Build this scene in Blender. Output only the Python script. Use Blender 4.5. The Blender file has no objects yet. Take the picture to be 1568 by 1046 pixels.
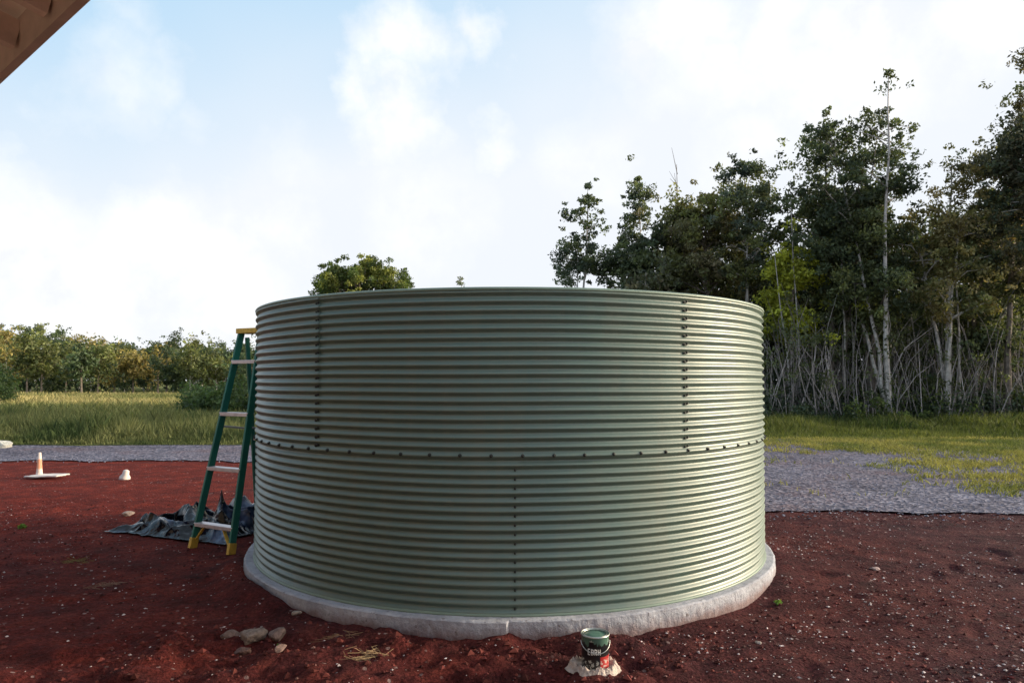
import bpy, math, random
import numpy as np
from mathutils import Vector, Matrix

F = 1087.0
EYE = 1.6
def P(px, d): return (px-784.0)/F*d
def H(py, d): return EYE+(582.0-py)/F*d

# ------------------------------------------------------------ noise
_perm = np.random.RandomState(3).permutation(512)
_perm = np.concatenate([_perm, _perm, _perm])
_val = np.random.RandomState(4).rand(512)
def vnoise(x, y, s=0):
    x = np.asarray(x, float)+s*17.3; y = np.asarray(y, float)+s*5.7
    xi = np.floor(x).astype(int); yi = np.floor(y).astype(int)
    fx = x-xi; fy = y-yi
    fx = fx*fx*(3-2*fx); fy = fy*fy*(3-2*fy)
    def h(a, b): return _val[_perm[(_perm[a & 511]+b) & 511]]
    return (h(xi, yi)*(1-fx)+h(xi+1, yi)*fx)*(1-fy)+(h(xi, yi+1)*(1-fx)+h(xi+1, yi+1)*fx)*fy
def fbm(x, y, o=4, s=0):
    t = 0; a = 0.5; n = 0
    for i in range(o):
        t = t+a*(vnoise(x*2**i, y*2**i, s+i)-0.5); n += a; a *= 0.5
    return t/n*1.0
def sstep(a, b, x):
    t = np.clip((x-a)/(b-a), 0, 1); return t*t*(3-2*t)

# ------------------------------------------------------------ materials
def new_mat(name):
    m = bpy.data.materials.new(name); m.use_nodes = True
    nt = m.node_tree; nt.nodes.clear()
    out = nt.nodes.new('ShaderNodeOutputMaterial')
    b = nt.nodes.new('ShaderNodeBsdfPrincipled')
    nt.links.new(b.outputs[0], out.inputs[0])
    return m, nt, b, out
def nd(nt, t, **kw):
    n = nt.nodes.new(t)
    for k, v in kw.items(): setattr(n, k, v)
    return n
def noise(nt, vec, scale, detail=4, rough=0.6, dist=0.0):
    n = nt.nodes.new('ShaderNodeTexNoise')
    n.inputs['Scale'].default_value = scale; n.inputs['Detail'].default_value = detail
    n.inputs['Roughness'].default_value = rough; n.inputs['Distortion'].default_value = dist
    if vec is not None: nt.links.new(vec, n.inputs['Vector'])
    return n.outputs['Fac']
def ramp(nt, fac, stops):
    n = nt.nodes.new('ShaderNodeValToRGB')
    cr = n.color_ramp
    while len(cr.elements) < len(stops): cr.elements.new(0.5)
    for e, (p, c) in zip(cr.elements, stops):
        e.position = p
        e.color = (c[0], c[1], c[2], 1) if hasattr(c, '__len__') else (c, c, c, 1)
    nt.links.new(fac, n.inputs[0]); return n.outputs[0]
def mix(nt, fac, a, b, mode='MIX'):
    n = nt.nodes.new('ShaderNodeMix'); n.data_type = 'RGBA'; n.blend_type = mode
    for sock, v in ((n.inputs[0], fac), (n.inputs[6], a), (n.inputs[7], b)):
        if hasattr(v, 'is_linked'): nt.links.new(v, sock)
        elif hasattr(v, '__len__'): sock.default_value = (v[0], v[1], v[2], 1)
        else: sock.default_value = v
    return n.outputs[2]
def mth(nt, op, a, b=None, clamp=False):
    n = nt.nodes.new('ShaderNodeMath'); n.operation = op; n.use_clamp = clamp
    for s, v in ((n.inputs[0], a), (n.inputs[1], b)):
        if v is None: continue
        if hasattr(v, 'is_linked'): nt.links.new(v, s)
        else: s.default_value = v
    return n.outputs[0]
def bump(nt, b, h, strength=0.5, dist=0.02):
    n = nt.nodes.new('ShaderNodeBump'); n.inputs['Strength'].default_value = strength
    n.inputs['Distance'].default_value = dist
    nt.links.new(h, n.inputs['Height']); nt.links.new(n.outputs[0], b.inputs['Normal'])
def objco(nt): return nt.nodes.new('ShaderNodeTexCoord').outputs['Object']

def simple(name, col, rough=0.6, var=0.25, scale=12, metal=0.0, bmp=0.2, spec=0.5):
    m, nt, b, o = new_mat(name)
    co = objco(nt)
    f = noise(nt, co, scale, 5)
    c = ramp(nt, f, [(0.25, [x*(1-var) for x in col]), (0.75, [min(1, x*(1+var)) for x in col])])
    nt.links.new(c, b.inputs['Base Color'])
    b.inputs['Roughness'].default_value = rough; b.inputs['Metallic'].default_value = metal
    b.inputs['Specular IOR Level'].default_value = spec
    if bmp: bump(nt, b, noise(nt, co, scale*4, 4), bmp, 0.01)
    return m

def attr_mat(name, rough=0.7, transl=0.0, spec=0.3, bark=False):
    m, nt, b, out = new_mat(name)
    a = nt.nodes.new('ShaderNodeAttribute'); a.attribute_name = 'Col'
    col = a.outputs['Color']
    if bark:
        f = noise(nt, objco(nt), 6, 4, 0.7)
        k = ramp(nt, f, [(0.3, 0.45), (0.7, 1.25)])
        col = mix(nt, 1.0, col, k, 'MULTIPLY')
    nt.links.new(col, b.inputs['Base Color'])
    b.inputs['Roughness'].default_value = rough
    b.inputs['Specular IOR Level'].default_value = spec
    if transl > 0:
        t = nt.nodes.new('ShaderNodeBsdfTranslucent')
        nt.links.new(mix(nt, 1.0, col, (1.4, 1.4, 0.7), 'MULTIPLY'), t.inputs[0])
        ms = nt.nodes.new('ShaderNodeMixShader'); ms.inputs[0].default_value = transl
        nt.links.new(b.outputs[0], ms.inputs[1]); nt.links.new(t.outputs[0], ms.inputs[2])
        nt.links.new(ms.outputs[0], out.inputs[0])
    return m
M_LEAF = attr_mat('leaf', 0.6, 0.35, 0.3)
M_GRASS = attr_mat('grass_blade', 0.7, 0.3, 0.2)
M_BARK = attr_mat('bark', 0.85, 0, 0.2, True)
M_STONE = attr_mat('stone', 0.9, 0, 0.2, True)

# ------------------------------------------------------------ mesh builder
class MB:
    def __init__(s): s.v = []; s.f = []; s.c = []; s.m = []; s.n = 0
    def add(s, v, f, c, m=0):
        v = np.asarray(v, float); f = np.asarray(f, int)
        if len(v) == 0 or len(f) == 0: return
        c = np.asarray(c, float)
        if c.ndim == 1: c = np.tile(c, (len(v), 1))
        s.v.append(v); s.f.append(f+s.n); s.c.append(c); s.m.append(np.full(len(f), m)); s.n += len(v)
    def build(s, name, mats, smooth=False, parent=None):
        me = bpy.data.meshes.new(name)
        v = np.concatenate(s.v); c = np.concatenate(s.c)
        me.vertices.add(len(v)); me.vertices.foreach_set('co', v.ravel())
        loops = np.concatenate([f.ravel() for f in s.f])
        sizes = np.concatenate([np.full(len(f), f.shape[1]) for f in s.f])
        me.loops.add(len(loops)); me.loops.foreach_set('vertex_index', loops)
        me.polygons.add(len(sizes))
        st = np.concatenate([[0], np.cumsum(sizes)[:-1]])
        me.polygons.foreach_set('loop_start', st)
        me.polygons.foreach_set('loop_total', sizes)
        me.polygons.foreach_set('material_index', np.concatenate(s.m))
        me.polygons.foreach_set('use_smooth', np.full(len(sizes), smooth))
        at = me.color_attributes.new('Col', 'FLOAT_COLOR', 'POINT')
        at.data.foreach_set('color', np.hstack([c, np.ones((len(c), 1))]).ravel())
        for m in mats: me.materials.append(m)
        me.update(calc_edges=True); me.validate()
        ob = bpy.data.objects.new(name, me); bpy.context.collection.objects.link(ob)
        if parent: ob.parent = parent
        return ob

def empty(name, loc=(0, 0, 0)):
    e = bpy.data.objects.new(name, None); bpy.context.collection.objects.link(e); e.location = loc
    e.empty_display_size = 0.3
    return e

def tube(mb, pts, rad, col, m=0, sides=6):
    pts = np.asarray(pts, float); rad = np.broadcast_to(rad, (len(pts),))
    t = np.gradient(pts, axis=0); t /= np.linalg.norm(t, axis=1)[:, None]+1e-9
    ref = np.where(np.abs(t[:, 2:3]) > 0.9, np.array([[1, 0, 0]]), np.array([[0, 0, 1]]))
    a = np.cross(t, ref); a /= np.linalg.norm(a, axis=1)[:, None]+1e-9
    b = np.cross(t, a)
    an = np.arange(sides)*2*np.pi/sides
    v = pts[:, None, :]+rad[:, None, None]*(a[:, None, :]*np.cos(an)[None, :, None]+b[:, None, :]*np.sin(an)[None, :, None])
    n = len(pts); f = []
    for i in range(n-1):
        for j in range(sides):
            k = (j+1) % sides
            f.append((i*sides+j, i*sides+k, (i+1)*sides+k, (i+1)*sides+j))
    mb.add(v.reshape(-1, 3), f, col, m)

def leaves(mb, cen, size, col, rs, m=0, up=0.3, wr=0.5):
    n = len(cen)
    if n == 0: return
    a = rs.normal(size=(n, 3)); a[:, 2] -= 0.3; a /= np.linalg.norm(a, axis=1)[:, None]
    r = rs.normal(size=(n, 3)); r[:, 2] += up
    b = np.cross(a, r); b /= np.linalg.norm(b, axis=1)[:, None]+1e-9
    L = (size*rs.uniform(0.6, 1.4, n))[:, None]*0.5; W = L*wr
    v = np.stack([cen-a*L, cen+b*W, cen+a*L, cen-b*W], 1).reshape(-1, 3)
    f = np.arange(n*4).reshape(n, 4)
    mb.add(v, f, np.repeat(col, 4, axis=0), m)

def clump(mb, c, r, n, size, tone, rs, m=0, flat=0.7):
    p = rs.normal(size=(n, 3)); p /= np.linalg.norm(p, axis=1)[:, None]
    rr = rs.uniform(0.15, 1, n)**0.55*rs.uniform(0.75, 1.25, n)
    p = p*rr[:, None]*r; p[:, 2] *= flat
    col = np.asarray(tone)[None, :]*rs.uniform(0.6, 1.4, (n, 1))
    leaves(mb, np.asarray(c)+p, size, col, rs, m)

def tree(mb, base, h, cb, w, rs, n_limb=22, leaf=0.16, nl=5200, tone=(0.05, 0.075, 0.03), tone2=(0.1, 0.11, 0.035),
         bark=(0.22, 0.2, 0.17), prof='tall', r0=0.13, forks=1, cl=0.55, lean=0.3, sides=6):
    base = np.asarray(base, float)
    tips = []
    for k in range(forks):
        K = 10; t = np.linspace(0, 1, K)
        off = rs.normal(size=2)*lean*(0.6+0.6*k)
        wob = np.cumsum(rs.normal(size=(K, 2))*0.04*h/10, axis=0)
        hh = h*(1 if k == 0 else rs.uniform(0.75, 0.95))
        tr = np.zeros((K, 3)); tr[:, :2] = base[:2]+off[None]*t[:, None]**1.3+wob; tr[:, 2] = base[2]+hh*t-0.1*(t == 0)
        tr[0, :2] = base[:2]+rs.normal(size=2)*0.15*k
        tube(mb, tr, r0*(1-0.88*t)*(1 if k == 0 else 0.7), bark, 1, sides)
        for i in range(n_limb//forks):
            u = rs.uniform(0, 1)**0.9
            if prof == 'tall': pr = (0.35+0.65*math.sin(math.pi*min(1, u*0.85+0.12)))
            elif prof == 'cone': pr = 1.1-0.9*u
            else: pr = rs.uniform(0.3, 1)
            ang = rs.uniform(0, 2*math.pi)
            L = w/2*pr*rs.uniform(0.45, 1.1)
            tt = cb+(0.97-cb)*u
            z = tt*(K-1); i0 = min(int(z), K-2); s = tr[i0]*(1-z+i0)+tr[i0+1]*(z-i0)
            rise = rs.uniform(0.1, 0.8)*L
            s0 = s-np.array([0, 0, rise*0.5])
            e = s0+np.array([math.cos(ang)*L, math.sin(ang)*L, rise])
            mid = (s0+e)/2+rs.normal(size=3)*0.08*L+np.array([0, 0, 0.1*L])
            tube(mb, [s0, mid, e], np.array([1, 0.6, 0.2])*r0*0.35*(1.1-u*0.6), bark, 1, 4)
            tips.append((e, 1))
            if L > 0.6: tips.append((mid+rs.normal(size=3)*0.25*L, 0.8))
            if L > 1.2: tips.append((e+rs.normal(size=3)*0.3*L*np.array([1, 1, 0.5]), 0.8))
        tips.append((tr[-1], 0.7))
    per = max(8, nl//len(tips))
    for e, k in tips:
        q = rs.uniform(0, 1)**1.3
        tn = np.asarray(tone)*(1-q)+np.asarray(tone2)*q
        tn = tn*rs.uniform(0.55, 1.4)
        r = cl*k*rs.uniform(0.6, 1.3)
        clump(mb, e, r, int(per*rs.uniform(0.5, 1.5)), leaf, tn, rs)
        for _ in range(2):
            clump(mb, e+rs.normal(size=3)*r*0.9, r*0.5, int(per*0.25), leaf, tn*rs.uniform(0.8, 1.2), rs)

# ------------------------------------------------------------ GROUND
def graded(lo, hi, step, far, g=1.18):
    a = list(np.arange(lo, hi+step/2, step)); s = step; x = a[-1]
    while x < far[1]: s *= g; x += s; a.append(x)
    s = step; x = a[0]
    while x > far[0]: s *= g; x -= s; a.insert(0, x)
    return np.array(a)
TC = (-0.02, 6.77); TR = 2.27
_fr = np.random.RandomState(77)
FOOT = [(_fr.uniform(-4.5, 5), _fr.uniform(3.5, 7.5), _fr.uniform(0, 3.14)) for _ in range(46)]
def ground_h(x, y):
    x = np.asarray(x, float); y = np.asarray(y, float)
    d = np.hypot(x-TC[0], y-TC[1])
    near = 1-sstep(8, 13, y)
    h = 0.035*fbm(x*0.5, y*0.5, 3, 1)*near+0.040*fbm(x*2.0, y*2.0, 4, 5)*near
    rough = sstep(-3.4, -1.8, x)*(1-sstep(0.7, 1.4, x))*(1-sstep(4.3, 4.8, y))*sstep(2.4, 3.2, y)
    f = fbm(x*4.0, y*4.0, 4, 11)
    h = h+rough*(0.20*f+0.09*np.abs(fbm(x*8, y*8, 3, 14))-0.02)
    h = h+near*0.025*fbm(x*10, y*10, 3, 21)
    for fx, fy, fa in FOOT:
        ca, sa = math.cos(fa), math.sin(fa)
        a = ((x-fx)*ca+(y-fy)*sa)/0.15; b2 = (-(x-fx)*sa+(y-fy)*ca)/0.06
        q = a*a+b2*b2
        h = h-0.016*np.exp(-q*q*0.8)+0.007*np.exp(-((q-1.9)/0.7)**2)
    ang = np.arctan2(x-TC[0], -(y-TC[1]))
    bank = np.exp(-((d-2.44)/0.12)**2)*(0.005+0.025*np.sin(ang*5+1)+0.02*np.sin(ang*13)+0.08*np.exp(-((ang+0.85)/0.4)**2))
    h = h+bank*(d > 2.3)
    h = h-0.02*np.exp(-((d-2.42)/0.1)**2)*np.exp(-((ang)/0.5)**2)
    h = np.where(d < 2.28, -0.06, h)
    return h
xs = graded(-6.5, 6.5, 0.04, (-900, 900)); ys = graded(2.6, 9.5, 0.032, (-300, 1500))
X, Y = np.meshgrid(xs, ys); Z = ground_h(X, Y)
nx, ny = len(xs), len(ys)
idx = np.arange(nx*ny).reshape(ny, nx)
fc = np.stack([idx[:-1, :-1], idx[:-1, 1:], idx[1:, 1:], idx[1:, :-1]], -1).reshape(-1, 4)

m, nt, b, o = new_mat('red_cinder_soil')
co = objco(nt)
n1 = noise(nt, co, 0.45, 4, 0.6); n2 = noise(nt, co, 3.0, 6, 0.7); n3 = noise(nt, co, 40, 5, 0.75)
c1 = ramp(nt, n2, [(0.28, (0.042, 0.013, 0.013)), (0.5, (0.098, 0.021, 0.019)), (0.75, (0.19, 0.044, 0.03))])
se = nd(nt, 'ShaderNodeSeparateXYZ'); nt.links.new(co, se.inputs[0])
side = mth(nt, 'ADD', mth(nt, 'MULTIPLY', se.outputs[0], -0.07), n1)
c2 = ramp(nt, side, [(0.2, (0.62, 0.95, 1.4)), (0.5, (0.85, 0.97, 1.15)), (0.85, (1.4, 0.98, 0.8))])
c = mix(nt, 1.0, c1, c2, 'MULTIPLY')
c = mix(nt, 1.0, c, ramp(nt, n3, [(0.3, 0.3), (0.55, 1.0), (0.75, 1.8)]), 'MULTIPLY')
vo = nd(nt, 'ShaderNodeTexVoronoi'); vo.inputs['Scale'].default_value = 26; nt.links.new(co, vo.inputs['Vector'])
cellr = nd(nt, 'ShaderNodeSeparateColor'); nt.links.new(vo.outputs['Color'], cellr.inputs[0])
spk = mth(nt, 'MULTIPLY', mth(nt, 'GREATER_THAN', cellr.outputs[0], 0.93), mth(nt, 'LESS_THAN', vo.outputs['Distance'], 0.33))
spk = mth(nt, 'MULTIPLY', spk, ramp(nt, noise(nt, co, 1.3, 3), [(0.42, 0.0), (0.6, 0.85)]))
c = mix(nt, spk, c, (0.36, 0.27, 0.27))
nt.links.new(c, b.inputs['Base Color']); b.inputs['Roughness'].default_value = 0.95
b.inputs['Specular IOR Level'].default_value = 0.1
vb = nd(nt, 'ShaderNodeTexVoronoi'); vb.inputs['Scale'].default_value = 40; nt.links.new(co, vb.inputs['Vector'])
bump(nt, b, mth(nt, 'ADD', mth(nt, 'MULTIPLY', vb.outputs['Distance'], 0.5), n3), 1.0, 0.028)
M_SOIL = m
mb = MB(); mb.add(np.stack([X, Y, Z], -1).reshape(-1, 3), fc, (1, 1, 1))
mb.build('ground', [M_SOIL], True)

# driveway
def y_front(x): 
    return 13.9-(13.9-8.55)*sstep(-1.5, 2.6, x)+0.5*fbm(x*0.35, x*0+3, 2, 2)+0.6*fbm(x*1.7, x*0, 5, 3)
def y_back(x): return 17.5+1.7*sstep(0, 6, x)+0.9*fbm(x*0.5, x*0+8, 4, 4)
def strip(name, xs_, fa, fb, z, mat, nseg=14):
    rows = []
    a = fa(xs_); bb = fb(xs_)
    for i in range(nseg+1):
        t = i/nseg; yy = a*(1-t)+bb*t
        rows.append(np.stack([xs_, yy, np.full_like(xs_, z)+0.0], -1))
    v = np.concatenate(rows); n = len(xs_)
    ii = np.arange(n*(nseg+1)).reshape(nseg+1, n)
    ff = np.stack([ii[:-1, :-1], ii[:-1, 1:], ii[1:, 1:], ii[1:, :-1]], -1).reshape(-1, 4)
    q = MB(); q.add(v, ff, (1, 1, 1)); return q.build(name, [mat], True)
m, nt, b, o = new_mat('grey_gravel')
co = objco(nt)
vo = nd(nt, 'ShaderNodeTexVoronoi'); vo.inputs['Scale'].default_value = 20; nt.links.new(co, vo.inputs['Vector'])
cr = nd(nt, 'ShaderNodeSeparateColor'); nt.links.new(vo.outputs['Color'], cr.inputs[0])
c = ramp(nt, cr.outputs[0], [(0.0, (0.07, 0.07, 0.095)), (0.6, (0.14, 0.138, 0.185)), (0.95, (0.26, 0.255, 0.31))])
c = mix(nt, 1.0, c, ramp(nt, noise(nt, co, 0.8, 6, 0.7), [(0.3, (0.5, 0.46, 0.48)), (0.7, (1.3, 1.3, 1.3))]), 'MULTIPLY')
c = mix(nt, ramp(nt, noise(nt, co, 0.4, 6, 0.7), [(0.5, 0.0), (0.66, 0.7)]), c, (0.11, 0.06, 0.06))
nt.links.new(c, b.inputs['Base Color']); b.inputs['Roughness'].default_value = 0.95; b.inputs['Specular IOR Level'].default_value = 0.1
bump(nt, b, vo.outputs['Distance'], 0.8, 0.03)
strip('gravel_driveway', np.concatenate([np.arange(-60, -15, 0.6), np.arange(-15, 16, 0.04), np.arange(16, 60, 0.6)]), y_front, y_back, 0.02, m)

m, nt, b, o = new_mat('field_turf')
co = objco(nt)
c = ramp(nt, noise(nt, co, 0.5, 6, 0.7), [(0.3, (0.06, 0.08, 0.03)), (0.5, (0.13, 0.145, 0.05)), (0.7, (0.25, 0.22, 0.1))])
nt.links.new(c, b.inputs['Base Color']); b.inputs['Roughness'].default_value = 1; b.inputs['Specular IOR Level'].default_value = 0.05
bump(nt, b, noise(nt, co, 8, 5), 1, 0.1)
strip('grass_field', np.concatenate([np.arange(-900, -30, 30.), np.arange(-30, 31, 0.15), np.arange(45, 900, 30.)]), lambda x: y_back(x)-0.15, lambda x: x*0+1200.0, 0.03, m, 20)

# ------------------------------------------------------------ stones
oct_v = np.array([[1, 0, 0], [-1, 0, 0], [0, 1, 0], [0, -1, 0], [0, 0, 1], [0, 0, -1]], float)
oct_f = np.array([[0, 2, 4], [2, 1, 4], [1, 3, 4], [3, 0, 4], [2, 0, 5], [1, 2, 5], [3, 1, 5], [0, 3, 5]])
def stones(mb, x, y, z, s, col, rs):
    n = len(x)
    v = oct_v[None]*rs.uniform(0.5, 1.2, (n, 6, 1))*s[:, None, None]
    v = v*np.array([1, 1, 0.6])
    an = rs.uniform(0, 6.28, n); ca, sa = np.cos(an), np.sin(an)
    vx = v[..., 0]*ca[:, None]-v[..., 1]*sa[:, None]; vy = v[..., 0]*sa[:, None]+v[..., 1]*ca[:, None]
    v = np.stack([vx+x[:, None], vy+y[:, None], v[..., 2]+z[:, None]], -1).reshape(-1, 3)
    f = (oct_f[None]+np.arange(n)[:, None, None]*6).reshape(-1, 3)
    mb.add(v, f, np.repeat(col, 6, axis=0))
rs = np.random.RandomState(21)
mb = MB()
def scatter(n, pw, smin, smax, base, var, ycap=9.5, right=0.5, zoff=0.2, box=None):
    d = 3.2+(ycap-3.2)*rs.uniform(0, 1, n)**pw
    x = rs.uniform(-0.8, 0.8, n)*d
    keep = (np.hypot(x-TC[0], d-TC[1]) > 2.42)
    keep &= (vnoise(x*1.3, d*1.3, 9) > rs.uniform(0.1, 0.75, n))
    keep &= (rs.uniform(0, 1, n) < np.where(x > 0.5, 1.0, right))
    keep &= d < y_front(x)+0.3
    if box: keep &= (x > box[0]) & (x < box[1]) & (d < box[2])
    x = x[keep]; d = d[keep]; k = len(x)
    s = smin+(smax-smin)*rs.uniform(0, 1, k)**3
    col = np.asarray(base)[None]*rs.uniform(1-var, 1+var, (k, 1))
    stones(mb, x, d, ground_h(x, d)+s*zoff, s, col, rs)
scatter(16000, 1.1, 0.005, 0.02, (0.10, 0.024, 0.024), 0.6, right=0.9)
scatter(2200, 1.1, 0.012, 0.042, (0.12, 0.03, 0.025), 0.5, 4.9, right=0.9, zoff=0.0, box=(-3.2, 1.3, 4.7))
scatter(4000, 1.1, 0.006, 0.018, (0.22, 0.12, 0.11), 0.5, 13.5, right=0.7)
scatter(8500, 1.1, 0.004, 0.014, (0.6, 0.52, 0.54), 0.35, 9, right=0.3)
n = 11000
d = rs.uniform(8.0, 15, n); x = rs.uniform(-0.75, 0.75, n)*d
k = d > y_front(x)-0.6*rs.uniform(0, 1, n)**2; x = x[k]; d = d[k]; s = rs.uniform(0.008, 0.026, len(x))
stones(mb, x, d, np.full(len(x), 0.02), s, np.array([0.19, 0.185, 0.24])[None]*rs.uniform(0.4, 1.5, (len(x), 1)), rs)
mb.build('loose_gravel', [M_STONE])

def rock(name, x, y, r, col, seed, sq=0.6, rotz=0):
    import bmesh
    bm = bmesh.new(); bmesh.ops.create_icosphere(bm, subdivisions=4, radius=1)
    rr = np.random.RandomState(seed)
    pl = rr.normal(size=(9, 3)); pl /= np.linalg.norm(pl, axis=1)[:, None]; dd = rr.uniform(0.5, 0.85, 9)
    for v in bm.verts:
        p = np.array(v.co)
        for q, e in zip(pl, dd):
            t = p@q-e
            if t > 0: p = p-q*t*0.9
        p = p*(1+0.3*float(fbm(p[0]*3+p[2]*2, p[1]*3-p[2], 4, seed)))
        v.co = p*np.array([1.25, 0.85, sq])*r
    me = bpy.data.meshes.new(name); bm.to_mesh(me); bm.free()
    for p in me.polygons: p.use_smooth = True
    me.materials.append(simple('rock_'+str(seed), col, 0.9, 0.6, 30, bmp=0.9))
    ob = bpy.data.objects.new(name, me); bpy.context.collection.objects.link(ob)
    ob.location = (x, y, float(ground_h(np.array(x), np.array(y)))+r*sq*0.4); ob.rotation_euler = (0, 0.1, rotz)
for i, (px, py, r, col) in enumerate([(358, 958, 0.055, (0.18, 0.12, 0.105)), (392, 962, 0.085, (0.2, 0.15, 0.13)), (430, 962, 0.07, (0.16, 0.11, 0.1)),
        (376, 978, 0.045, (0.13, 0.07, 0.06)), (458, 936, 0.03, (0.3, 0.24, 0.21)), (433, 998, 0.035, (0.22, 0.14, 0.12)),
        (1158, 973, 0.02, (0.4, 0.35, 0.33)), (1335, 862, 0.035, (0.3, 0.22, 0.22)), (200, 780, 0.06, (0.36, 0.28, 0.25)), (8, 678, 0.22, (0.4, 0.4, 0.38))]):
    dd = EYE*F/(py-582+8); rock('rock', P(px, dd), dd, r, col, 50+i, 0.62, i*0.9)

# ------------------------------------------------------------ TANK
tank = empty('water_tank', (TC[0], TC[1], 0))
SLAB = 0.12; TH = 2.055; NP = 35.5; PITCH = TH/NP
m, nt, b, o = new_mat('green_painted_steel')
co = objco(nt)
f1 = noise(nt, co, 0.9, 4, 0.6)
c = ramp(nt, f1, [(0.3, (0.066, 0.118, 0.105)), (0.7, (0.088, 0.138, 0.115))])
mp = nd(nt, 'ShaderNodeMapping'); mp.inputs['Scale'].default_value = (9, 9, 0.7); nt.links.new(co, mp.inputs[0])
c = mix(nt, ramp(nt, noise(nt, mp.outputs[0], 1.0, 6, 0.7), [(0.45, 0.0), (0.75, 0.4)]), c, (0.14, 0.14, 0.105))
nt.links.new(c, b.inputs['Base Color'])
nt.links.new(ramp(nt, noise(nt, co, 3, 5), [(0.3, 0.36), (0.7, 0.48)]), b.inputs['Roughness'])
b.inputs['Specular IOR Level'].default_value = 1.0
bump(nt, b, noise(nt, co, 2.2, 3), 0.15, 0.02)
M_TANK = m
M_BOLT = simple('dark_bolt', (0.012, 0.016, 0.016), 0.55, 0.2, 40, 0.0)
M_RIM = simple('rim_steel', (0.16, 0.22, 0.18), 0.45, 0.1, 10, 0.0, 0.0)
def rsurf(th, z):
    return TR+0.0092*np.sin(2*np.pi*z/PITCH)
def sheet(name, a0, a1, z0, z1, extra):
    nth = int((a1-a0)/math.radians(1.0))+2; nz = int((z1-z0)/PITCH*12)+1
    th = np.linspace(a0, a1, nth); z = np.linspace(z0, z1, nz)
    T, Zz = np.meshgrid(th, z)
    r = rsurf(T, Zz)+extra+0.003*(T-a0)/(a1-a0)
    r = r+0.010*fbm(T*2.5+extra*900, Zz*1.3, 3, 31)
    v = np.stack([r*np.sin(T), -r*np.cos(T), Zz+SLAB+0.0015*np.sin(T*9)], -1).reshape(-1, 3)
    ii = np.arange(nth*nz).reshape(nz, nth)
    ff = np.stack([ii[:-1, :-1], ii[:-1, 1:], ii[1:, 1:], ii[1:, :-1]], -1).reshape(-1, 4)
    q = MB(); q.add(v, ff, (1, 1, 1)); return q.build(name, [M_TANK], True, tank)
dg = math.radians
ZS = 17.25*PITCH
up = [-36, 32, 105, 178, 251, 324]; lo = [1, 73, 145, 217, 289, 361]
for i in range(5):
    sheet('upper_sheet_%d' % i, dg(up[i]-0.8), dg(up[i+1]+0.8), ZS-0.02, TH, 0.004)
    sheet('lower_sheet_%d' % i, dg(lo[i]-0.8), dg(lo[i+1]+0.8), 0.0, ZS+0.03, 0.0)
mb = MB()
def bolt(th, z, s=0.011, out=0.004):
    r = float(rsurf(th, np.array(z)))+out+0.005
    c = np.array([r*math.sin(th), -r*math.cos(th), z+SLAB]); n = np.array([math.sin(th), -math.cos(th), 0])
    tg = np.array([math.cos(th), math.sin(th), 0]); u = np.array([0, 0, 1.])
    K = 8; an = np.arange(K)*2*np.pi/K
    ring = lambda rad, h: c+n*h+rad*(np.cos(an)[:, None]*tg+np.sin(an)[:, None]*u)
    v = np.concatenate([ring(s*1.35, -0.008), ring(s*1.3, 0.001), ring(s*0.8, 0.002), ring(s*0.75, 0.008), ring(s*0.35, 0.010)])
    f = []
    for a in range(4):
        for j in range(K): k = (j+1) % K; f.append((a*K+j, a*K+k, (a+1)*K+k, (a+1)*K+j))
    mb.add(v, f, (1, 1, 1)); mb.add(v[-K:], [tuple(range(K))], (1, 1, 1))
for a in up[:-1]:
    for i in range(17, 36):
        z = (i+0.75)*PITCH
        if z > ZS+0.015 and z < TH-0.02:
            bolt(dg(a)-0.004, z, 0.009); bolt(dg(a)+0.006, z+0.006, 0.0085)
for a in lo[:-1]:
    for i in range(0, 17):
        z = (i+0.75)*PITCH
        if z < ZS-0.04: bolt(dg(a), z, 0.006)
for i in range(72):
    bolt(dg(i*5+2.2), ZS+0.004, 0.009)
mb.build('seam_bolts', [M_BOLT], False, tank)
mb = MB()
an = np.linspace(0, 2*np.pi, 257)
tube(mb, np.stack([(TR+0.006)*np.sin(an), -(TR+0.006)*np.cos(an), np.full_like(an, SLAB+TH+0.004)], -1), 0.013, (1, 1, 1), 0, 8)
mb.build('top_rim', [M_RIM], True, tank)
mb = MB()
tube(mb, np.stack([(TR+0.008)*np.sin(an), -(TR+0.008)*np.cos(an), np.full_like(an, SLAB+0.004)], -1), 0.011, (1, 1, 1), 0, 8)
mb.build('foot_angle', [M_RIM], True, tank)
mb = MB()
K = 96; a_ = np.arange(K)*2*np.pi/K
mb.add(np.stack([(TR-0.03)*np.sin(a_), -(TR-0.03)*np.cos(a_), np.full(K, SLAB+0.03)], -1), [tuple(range(K))], (1, 1, 1))
mb.build('liner_floor', [simple('black_liner', (0.02, 0.02, 0.025), 0.5)], False, tank)

# slab
m, nt, b, o = new_mat('concrete')
co = objco(nt)
c = ramp(nt, noise(nt, co, 4, 8, 0.75), [(0.3, (0.22, 0.22, 0.26)), (0.52, (0.36, 0.37, 0.43)), (0.75, (0.52, 0.52, 0.58))])
se = nd(nt, 'ShaderNodeSeparateXYZ'); nt.links.new(co, se.inputs[0])
st = mth(nt, 'ADD', mth(nt, 'MULTIPLY', noise(nt, co, 9, 6, 0.7), 0.15), mth(nt, 'MULTIPLY', se.outputs[2], -1))
c = mix(nt, ramp(nt, st, [(0.0, 0.0), (0.07, 0.8)]), c, (0.16, 0.085, 0.08))
c = mix(nt, ramp(nt, noise(nt, co, 30, 4, 0.7), [(0.6, 0.0), (0.68, 0.75)]), c, (0.13, 0.10, 0.10))
nt.links.new(c, b.inputs['Base Color']); b.inputs['Roughness'].default_value = 0.9
bump(nt, b, noise(nt, co, 22, 8, 0.7), 0.8, 0.02)
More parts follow.
